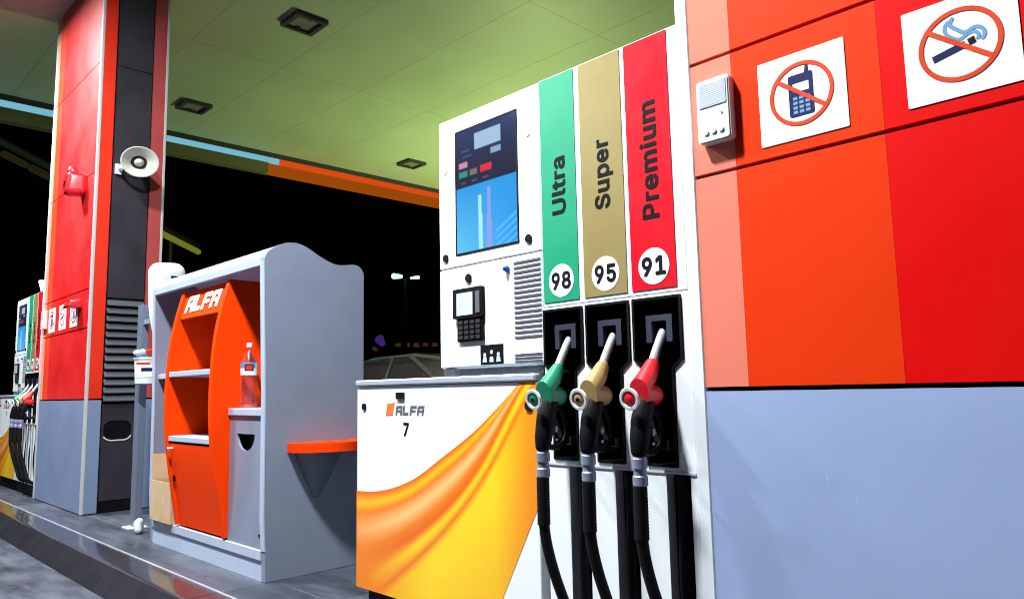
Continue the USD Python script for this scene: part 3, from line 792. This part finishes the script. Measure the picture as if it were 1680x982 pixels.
# ------------------------------------------------------------------ service shelf
def service_shelf():
    ya, yb = 4.107, 5.92
    t = thing('service_shelf', 'grey and orange service shelf unit with wavy top on the island', 'shelf unit', (2.36, 5.0, 0.15))
    P0 = lambda n, m, mat, par=None, **k: obj(n, m, mat, par or t, **k)
    wave = spline([(2.006, 1.985), (2.014, 2.022), (2.058, 2.066), (2.127, 2.102), (2.19, 2.114), (2.27, 2.099), (2.344, 2.062), (2.42, 2.027), (2.50, 2.008), (2.60, 2.020), (2.648, 2.016), (2.682, 1.985), (2.692, 1.93)], 60)
    side = Polygon([(2.045, 0.15), (2.035, 0.5), (2.03, 1.2), (2.012, 1.8)] + [tuple(p) for p in wave] + [(2.69, 0.15)])
    for y0, lab in ((ya, 'grey end panel with wavy top facing the pump'), (yb - 0.045, None)):
        P0('end_panel', xz(side.buffer(-0.002), y0, y0 + 0.045), 'shelf_grey', label=lab)
        P0('panel_edge', xz(Polygon([(2.045, 0.32), (2.035, 0.5), (2.03, 1.2), (2.012, 1.8), (2.006, 1.985), (2.000, 1.985), (2.005, 1.8), (2.023, 1.2), (2.028, 0.5), (2.038, 0.32)]), y0 - 0.001 if y0 == ya else y0, y0 + 0.046), 'shelf_light')
    # wavy roof sheet between the end panels
    w = np.array(wave)[2:]
    roof = Polygon([tuple(p + (0, -0.004)) for p in w] + [tuple(p + (0, -0.038)) for p in w[::-1]])
    P0('roof_sheet', xz(roof.buffer(0), ya + 0.047, yb - 0.047), 'shelf_light', smooth=40)
    P0('roof_front', bx(2.000, 2.03, ya + 0.047, yb - 0.047, 1.955, 2.012, 0.006), 'shelf_light')
    P0('back_panel', bx(2.655, 2.675, ya + 0.047, yb - 0.047, 0.16, 1.96), 'shelf_grey')
    P0('plinth', bx(2.046, 2.66, ya + 0.047, yb - 0.047, 0.15, 0.262), 'shelf_light')
    P0('bottom_rail', bx(2.036, 2.64, ya + 0.047, yb - 0.047, 0.264, 0.322, 0.004), 'shelf_light')
    # orange tower
    fin = spline([(2.030, 1.935), (1.990, 1.78), (1.953, 1.60), (1.932, 1.367), (1.928, 1.102), (1.953, 0.796), (1.993, 0.554), (2.030, 0.334)], 40)
    fp = Polygon([tuple(p) for p in fin] + [(2.645, 0.330), (2.645, 1.935)])
    yl, yr = 5.36, 4.62
    P0('tower_fin', xz(fp, yr, yr + 0.045), 'shelf_orange', smooth=20)
    P0('tower_fin', xz(fp, yl, yl + 0.045), 'shelf_orange', smooth=20)
    P0('tower_back', bx(2.56, 2.58, yr + 0.046, yl - 0.001, 0.33, 1.95), 'shelf_orange')
    fx = lambda z: float(np.interp(z, fin[::-1, 1], fin[::-1, 0]))
    hd = P0('header', trimesh.convex.convex_hull(np.array([(fx(z) + 0.020 + q, yy, z) for z in (1.735, 1.93) for q in (0, 0.03) for yy in (yr + 0.046, yl - 0.001)])), 'shelf_orange')
    lg = logo(yl - 0.055, 0, 0.56, 0.115, 0, 0.004)
    s_ = (fx(1.93) - fx(1.735)) / 0.195
    lg = frame(lg, (1, 0, 0), (0, 1, 0), (s_, 0, 1), (fx(1.775) + 0.0195, 0, 1.775))
    P0('lettering', lg, 'letter_white', hd)
    for z in (1.332, 0.900):
        P0('tower_shelf', bx(fx(z) + 0.006, 2.555, yr + 0.046, yl - 0.001, z, z + 0.036, 0.004), 'shelf_light')
    zs = np.linspace(0.335, 0.886, 14)
    dp = Polygon([(fx(z) + 0.012, z) for z in zs] + [(fx(z) + 0.030, z) for z in zs[::-1]])
    door = P0('tower_door', xz(dp, yr + 0.049, yl - 0.004), 'shelf_orange', smooth=30)
    P0('door_knob', [tube([(fx(0.855) + 0.012, 5.30, 0.855), (fx(0.855) - 0.012, 5.30, 0.855)], 0.006), ball((fx(0.855) - 0.014, 5.30, 0.855), 0.014, 2, (0.6, 1.6, 0.8))], 'trim_white', door)
    P0('door_hinge', bx(fx(0.65) + 0.004, fx(0.65) + 0.013, 5.315, 5.345, 0.63, 0.67), 'ink', door)
    # left bay shelf, right bay bin
    P0('bay_shelf', bx(2.045, 2.645, yl + 0.047, yb - 0.047, 1.330, 1.366, 0.004), 'shelf_light')
    P0('bin_top', bx(2.034, 2.645, ya + 0.048, yr - 0.001, 1.076, 1.121, 0.005), 'shelf_light')
    hole = Point(-(4.392), 0.968).buffer(0.118, quad_segs=12)
    hole = affinity.scale(hole, 1, 0.85, origin=(-4.392, 0.968)).intersection(sbox(-5, 0.5, -4, 0.968))
    bp = yzbox(ya + 0.053, yr - 0.004, 0.325, 1.074).difference(hole)
    bn = P0('bin_door', face(bp, 2.062, 0.014), 'shelf_grey', smooth=False)
    P0('bin_inside', bx(2.10, 2.11, ya + 0.06, yr - 0.01, 0.33, 1.07), 'ink', bn)
    P0('bin_lock', face(disc(4.19, 0.40, 0.008, 5), 2.0475, 0.004), 'ink', bn)
    # half-round orange table on the end panel
    cx, r = 2.412, 0.243
    half = Point(cx, 0).buffer(r, quad_segs=24).intersection(sbox(cx - 1, -1, cx + 1, 0))
    half = affinity.scale(half, 1, 0.9, origin=(cx, 0))
    P0('side_table', frame(ext(half, 0.052), (1, 0, 0), (0, 1, 0), (0, 0, 1), (0, ya - 0.0005, 0.862)), 'shelf_orange', smooth=40)
    V, F = [], []
    prof_ = [(0.185, 0.860), (0.16, 0.81), (0.11, 0.72), (0.06, 0.645), (0.03, 0.592)]
    n = 17
    for rr, z in prof_:
        for k in range(n):
            a = math.pi + math.pi * k / (n - 1)
            V.append((cx - 0.04 + (z < 0.87) * (0.86 - z) * -0.05 + rr * math.cos(a) * 0.85, ya - 0.001 + rr * math.sin(a) * 0.55, z))
    for i in range(len(prof_) - 1):
        for k in range(n - 1):
            A = i * n + k
            F += [(A, A + n, A + n + 1), (A, A + n + 1, A + 1)]
    c0 = len(V); V.append((cx - 0.055, ya - 0.001, 0.585))
    for k in range(n - 1):
        F.append((c0, (len(prof_) - 1) * n + k + 1, (len(prof_) - 1) * n + k))
    P0('table_bracket', (V, F), 'bracket_grey', smooth=50)
    return t


service_shelf()

# bottle on the bin top
t = thing('water_bottle', 'clear plastic water bottle with blue label on the bin top of the shelf', 'bottle', (2.14, 4.565, 1.121))
R = 0.052
pr = [(0, 0.002), (0.040, 0.0), (R, 0.010), (R, 0.03)]
for k in range(7):
    z = 0.04 + k * 0.022
    pr += [(R, z), (R - 0.003, z + 0.008), (R, z + 0.016)]
pr += [(R, 0.20), (R, 0.285), (0.043, 0.305), (0.030, 0.335), (0.017, 0.36), (0.014, 0.375), (0.014, 0.392)]
obj('body', lathe(pr, (2.14, 4.565, 1.121), n=32), 'clear_plastic', t, smooth=60)
obj('cap', lathe([(0, 0.380), (0.017, 0.380), (0.018, 0.384), (0.018, 0.404), (0.016, 0.408), (0, 0.408)], (2.14, 4.565, 1.121)), 'letter_white', t)
lab = lathe([(R + 0.001, 0.205), (R + 0.001, 0.283)], (2.14, 4.565, 1.121), n=40)
obj('label', lab, 'sticker_white', t, smooth=True)


def label_patch(a0, a1, z0, z1, rr):
    V, F = [], []
    for k in range(13):
        a = a0 + (a1 - a0) * k / 12
        for z in (z0, z1):
            V.append((2.14 + rr * math.cos(a), 4.565 + rr * math.sin(a), 1.121 + z))
    for k in range(12):
        F += [(2 * k, 2 * k + 2, 2 * k + 3), (2 * k, 2 * k + 3, 2 * k + 1)]
    return V, F


obj('label_band', label_patch(math.radians(150), math.radians(290), 0.248, 0.283, R + 0.0018), 'sky_blue', t, smooth=True)
obj('label_mark', label_patch(math.radians(215), math.radians(275), 0.230, 0.272, R + 0.0026), 'navy', t, smooth=True)
obj('label_mark', label_patch(math.radians(225), math.radians(266), 0.236, 0.264, R + 0.0034), 'sign_red', t, smooth=True)

# cardboard box in the left bay
t = thing('cardboard_box', 'open cardboard box at the foot of the shelf unit, left bay', 'box', (2.15, 5.66, 0.323))
y0, y1, x0, x1, z0, z1 = 5.47, 5.845, 2.015, 2.36, 0.3235, 0.60
obj('side', [bx(x0, x0 + 0.006, y0, y1, z0, z1), bx(x1 - 0.006, x1, y0, y1, z0, z1), bx(x0 + 0.0065, x1 - 0.0065, y0, y0 + 0.006, z0, z1), bx(x0 + 0.0065, x1 - 0.0065, y1 - 0.006, y1, z0, z1), bx(x0 + 0.0065, x1 - 0.0065, y0 + 0.0065, y1 - 0.0065, z0, z0 + 0.006)], 'cardboard', t)
obj('flap', trimesh.convex.convex_hull(np.array([(x, yy + q, z) for x, e in ((x0 + 0.007, 0), (x1 - 0.007, 0)) for yy, z in ((y1 - 0.006, z1 + 0.001), (y1 + 0.015, z1 + 0.185)) for q in (0, 0.004)])), 'cardboard', t)
obj('flap', trimesh.convex.convex_hull(np.array([(x + q, yy, z) for q in (0, 0.004) for yy in (y0 + 0.01, y1 - 0.01) for x, z in ((x1 - 0.006, z1 + 0.001), (x1 + 0.03, z1 + 0.16))])), 'cardboard', t)
obj('tape', bx(x0 - 0.0012, x0 - 0.0002, y0 + 0.165, y0 + 0.205, z0 + 0.01, z1 - 0.004), 'tape', t)

# screen wash post between column and shelf
t = thing('screen_wash_post', 'grey post with white rounded hood behind the left end of the shelf', 'service post', (2.2, 6.6, 0.15))
obj('post', [bx(2.145, 2.203, 6.58, 6.60, 0.16, 1.965, 0.003), bx(2.145, 2.165, 6.601, 6.68, 0.16, 1.965, 0.003)], 'bracket_grey', t)
hood = chain([((2.20, 6.40, 1.70), 0.022), ((2.20, 6.40, 1.86), 0.055), ((2.205, 6.40, 2.02), 0.075), ((2.215, 6.40, 2.18), 0.086)], 24) + hull([((2.215, 6.40, 2.05), 0.08), ((2.215, 6.40, 2.215), 0.09), ((2.33, 6.40, 2.225), 0.085), ((2.33, 6.40, 2.12), 0.075)], 24)
obj('hood', hood, 'white_paint', t, smooth=60)
obj('towel_slot', bx(2.27, 2.36, 6.300, 6.335, 2.172, 2.188, 0.004), 'ink', t)
obj('arm', bx(2.16, 2.20, 6.44, 6.579, 1.80, 1.84), 'shelf_grey', t)
bk = obj('bucket', lathe([(0, 0), (0.085, 0), (0.095, 0.01), (0.105, 0.20), (0.110, 0.205), (0.110, 0.22), (0.098, 0.22), (0.09, 0.02), (0, 0.015)], (2.17, 6.46, 1.30)), 'pale_plastic', t, smooth=40)
V, F = [], []
for k in range(13):
    a = math.radians(185 + 110 * k / 12)
    for z, rr in ((1.36, 0.1005), (1.46, 0.1045)):
        V.append((2.17 + rr * math.cos(a), 6.46 + rr * math.sin(a), z))
for k in range(12):
    F += [(2 * k, 2 * k + 2, 2 * k + 3), (2 * k, 2 * k + 3, 2 * k + 1)]
obj('label', (V, F), 'sticker_white', bk, smooth=True)
V2 = [(2.17 + (v[0] - 2.17) * 1.012, 6.46 + (v[1] - 6.46) * 1.012, 1.40 + (v[2] - 1.36) * 0.35) for v in V]
obj('label_band', (V2[8:22], [f for f in F if max(f) < 14]), 'navy', bk, smooth=True)
V3 = [(v[0], v[1], v[2] + 0.042) for v in V2]
obj('label_band', (V3[2:18], [f for f in F if max(f) < 16]), 'sign_red', bk, smooth=True)
obj('base_plate', bx(2.09, 2.24, 6.54, 6.70, 0.1505, 0.165, 0.003), 'pale_grille', t)
obj('foot', hull([((2.09, 6.31, 0.18), 0.028), ((2.13, 6.40, 0.18), 0.03), ((2.09, 6.33, 0.225), 0.03), ((2.12, 6.38, 0.23), 0.03)]), 'pale_grille', t, smooth=60)
t = thing('squeegee', 'white squeegee handle resting in the bucket beside the shelf', 'squeegee', (2.16, 6.46, 1.53))
obj('handle', hull([((2.06, 6.42, 1.555), 0.022), ((2.12, 6.44, 1.568), 0.020)]), 'white_paint', t)
obj('stick', tube([(2.11, 6.44, 1.566), (2.30, 6.50, 1.60)], 0.012), 'shelf_orange', t)
obj('blade', bx(2.285, 2.30, 6.40, 6.60, 1.575, 1.62, 0.003), 'rubber', t)


# ------------------------------------------------------------------ car in the lane behind
def car():
    t = thing('parked_car', 'dark parked car in the lane behind the pump, only its roof showing', 'car', (4.7, 6.3, 0))
    P0 = lambda n, m, mat, par=None, **k: obj(n, m, mat, par or t, **k)
    yb = 8.55
    body = np.array([(0, .45), (0.05, .80), (.35, .93), (1.2, 1.0), (2.0, 1.02), (3.6, 1.02), (4.2, .98), (4.45, .85), (4.5, .45), (4.3, .25), (.25, .25)])
    pts = []
    for u, z in body:
        for x, q in ((3.82, 1), (5.58, 1)):
            pts.append((x, yb - u, z))
    V = []
    for u, z in body:
        s = 0.06 + 0.05 * (z > .9)
        for x in (3.82 + s, 5.58 - s):
            V.append((x, yb - u, z))
        for x in (3.80, 5.60):
            V.append((x, yb - u * .97 - .06, min(z, .78) if z > .5 else z + .05))
    P0('body', trimesh.convex.convex_hull(np.array(V)), 'car_paint', smooth=50)
    cab = [(1.15, 1.0), (1.95, 1.44), (2.35, 1.515), (3.0, 1.525), (3.55, 1.46), (4.15, 1.0)]
    g = []
    for u, z in cab:
        ins = 0.10 + 0.22 * (z - 1.0) / .52
        g += [(3.82 + ins, yb - u, z), (5.58 - ins, yb - u, z)]
    P0('windows', trimesh.convex.convex_hull(np.array(g)), 'car_glass', smooth=30)
    roof = []
    for u, z in [(1.93, 1.445), (2.35, 1.525), (3.0, 1.535), (3.56, 1.468)]:
        ins = 0.10 + 0.22 * (z - 1.0) / .52
        for q in (0, 0.02):
            roof += [(3.82 + ins + 0.05 * q / 0.02, yb - u, z + q), (5.58 - ins - 0.05 * q / 0.02, yb - u, z + q)]
    P0('roof', trimesh.convex.convex_hull(np.array(roof)), 'car_paint', smooth=50)
    for s, x in ((1, 3.82), (-1, 5.58)):
        for a, b in ((cab[0], cab[1]), (cab[3], cab[5]), ((2.75, 1.52), (2.75, 1.0))):
            P0('pillar', tube([(x + s * (0.095 + 0.22 * (z - 1) / .52), yb - u, z) for u, z in (a, b)], 0.025, 8), 'car_paint')
        P0('mirror', hull([((x - s * 0.06, yb - 1.45, 1.06), 0.05), ((x - s * 0.14, yb - 1.47, 1.08), 0.06)]), 'car_paint')
        for u in (.85, 3.65):
            w = P0('wheel', lathe([(0.2, -.1), (.30, -.1), (.32, -.08), (.32, .08), (.30, .1), (.2, .1)], (x + s * 0.08, yb - u, .32), (1, 0, 0), 28), 'rubber')
            P0('rim', lathe([(0, -.07), (.2, -.09), (.2, .09), (0, .07)], (x + s * 0.08, yb - u, .32), (1, 0, 0), 20), 'silver', w)
        P0('headlight', ball((x + s * 0.3, yb - 0.10, 0.72), 0.12, 2, (1.2, .6, .6)), 'reader_glass')
        P0('tail_light', ball((x + s * 0.2, yb - 4.46, 0.80), 0.11, 2, (1.2, .5, .8)), 'alarm_red')
    return t


car()

# ------------------------------------------------------------------ far lights in the dark
t = thing('street_lamp', 'lit two armed street lamp far off in the dark', 'street lamp', (35.56, 48.33, 0))
c0 = np.array([35.56, 48.33])
rd = np.array([_r[0], _r[1]])
z0 = 10.15
obj('pole', tube([(*c0, 0), (*c0, z0 - 0.4), (*c0, z0)], [0.14, 0.10, 0.09], 10), 'pole_green', t)
for s, ln, dz in ((-1, 0.62, 0.16), (1, 0.75, 0.02)):
    e = c0 + rd * s * ln
    obj('arm', tube([(*c0, z0), (*(c0 + rd * s * 0.3), z0 + 0.12), (*e, z0 + 0.1 + dz)], 0.05, 8), 'pole_green', t)
    q = c0 + rd * s * (ln - 0.28)
    obj('lamp_head', hull([((*q, z0 + 0.08 + dz), 0.16 if s < 0 else 0.10), ((*(c0 + rd * s * (ln + 0.28)), z0 + 0.12 + dz), 0.24 if s < 0 else 0.15)], 14), 'street_glow', t, smooth=60)
pd = np.array([45.3, 66.0]) / 80.0
t = thing('purple_sign', 'small purple lit sign low in the dark beyond the car', 'sign', (*(pd * 80), 0))
rp = np.array([pd[1], -pd[0]])


def slab(c, hw, z0, z1, th=0.15):
    p = [np.r_[c + rp * a + pd * b, z] for a in (-hw, hw) for b in (-th, th) for z in (z0, z1)]
    return trimesh.convex.convex_hull(np.array(p))


obj('panel', hull([((*(pd * 80 + rp * -0.15), 6.7), 0.42), ((*(pd * 80 + rp * 0.18), 6.35), 0.36), ((*(pd * 80 + rp * 0.05), 6.95), 0.3)], 12), 'purple_glow', t, smooth=60)
obj('post', tube([(*(pd * 80), 0), (*(pd * 80), 6.0)], 0.1, 8), 'pole_green', t)
obj('lower_lamp', hull([((*(pd * 80 + rp * -0.65), 5.8), 0.22), ((*(pd * 80 + rp * -0.45), 5.7), 0.2)], 10), 'window_glow', t, smooth=60)
t = thing('far_building', 'low dark far building with faint orange lit windows', 'building', (*(pd * 95 + rp * 7), 0))
obj('wall', slab(pd * 97 + rp * 7, 7.0, 0, 8.2, 1.5), 'far_ground', t)
for k in range(9):
    obj('window', slab(pd * 95.3 + rp * (2.2 + k * 1.15), 0.34, 6.9 - 0.05 * (k % 3), 7.3, 0.12), 'window_glow', t)
# far beam lit from elsewhere, high in the dark; that light is painted as glow
t = thing('painted_lit_beam', 'dim yellow green beam in the dark beside the column, its light put in as glow', 'light', (5, 18, 5.7))
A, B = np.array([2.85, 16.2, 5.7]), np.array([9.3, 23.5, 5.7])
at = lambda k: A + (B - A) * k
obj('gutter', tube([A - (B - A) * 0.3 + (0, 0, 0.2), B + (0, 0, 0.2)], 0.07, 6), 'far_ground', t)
obj('glowing_beam_part', tube([at(-0.02), at(0.05)], 0.07, 8), 'beam_painted_dim', t)
obj('glowing_beam_part', tube([at(0.07), at(0.15)], 0.08, 8), 'beam_painted_dim', t)
obj('glowing_beam_part', tube([at(0.69), at(0.99)], 0.09, 8), 'beam_painted_glow', t, label='brightest glowing piece of the beam')
obj('hanger', tube([at(0.77) + (0, 0, -0.1), at(0.77) + (0, 0, -0.75)], 0.045, 6), 'beam_painted_dim', t)
obj('hanger', tube([at(1.17) + (0, 0, -0.1), at(1.17) + (0, 0, -0.8)], 0.06, 6), 'beam_painted_glow', t)
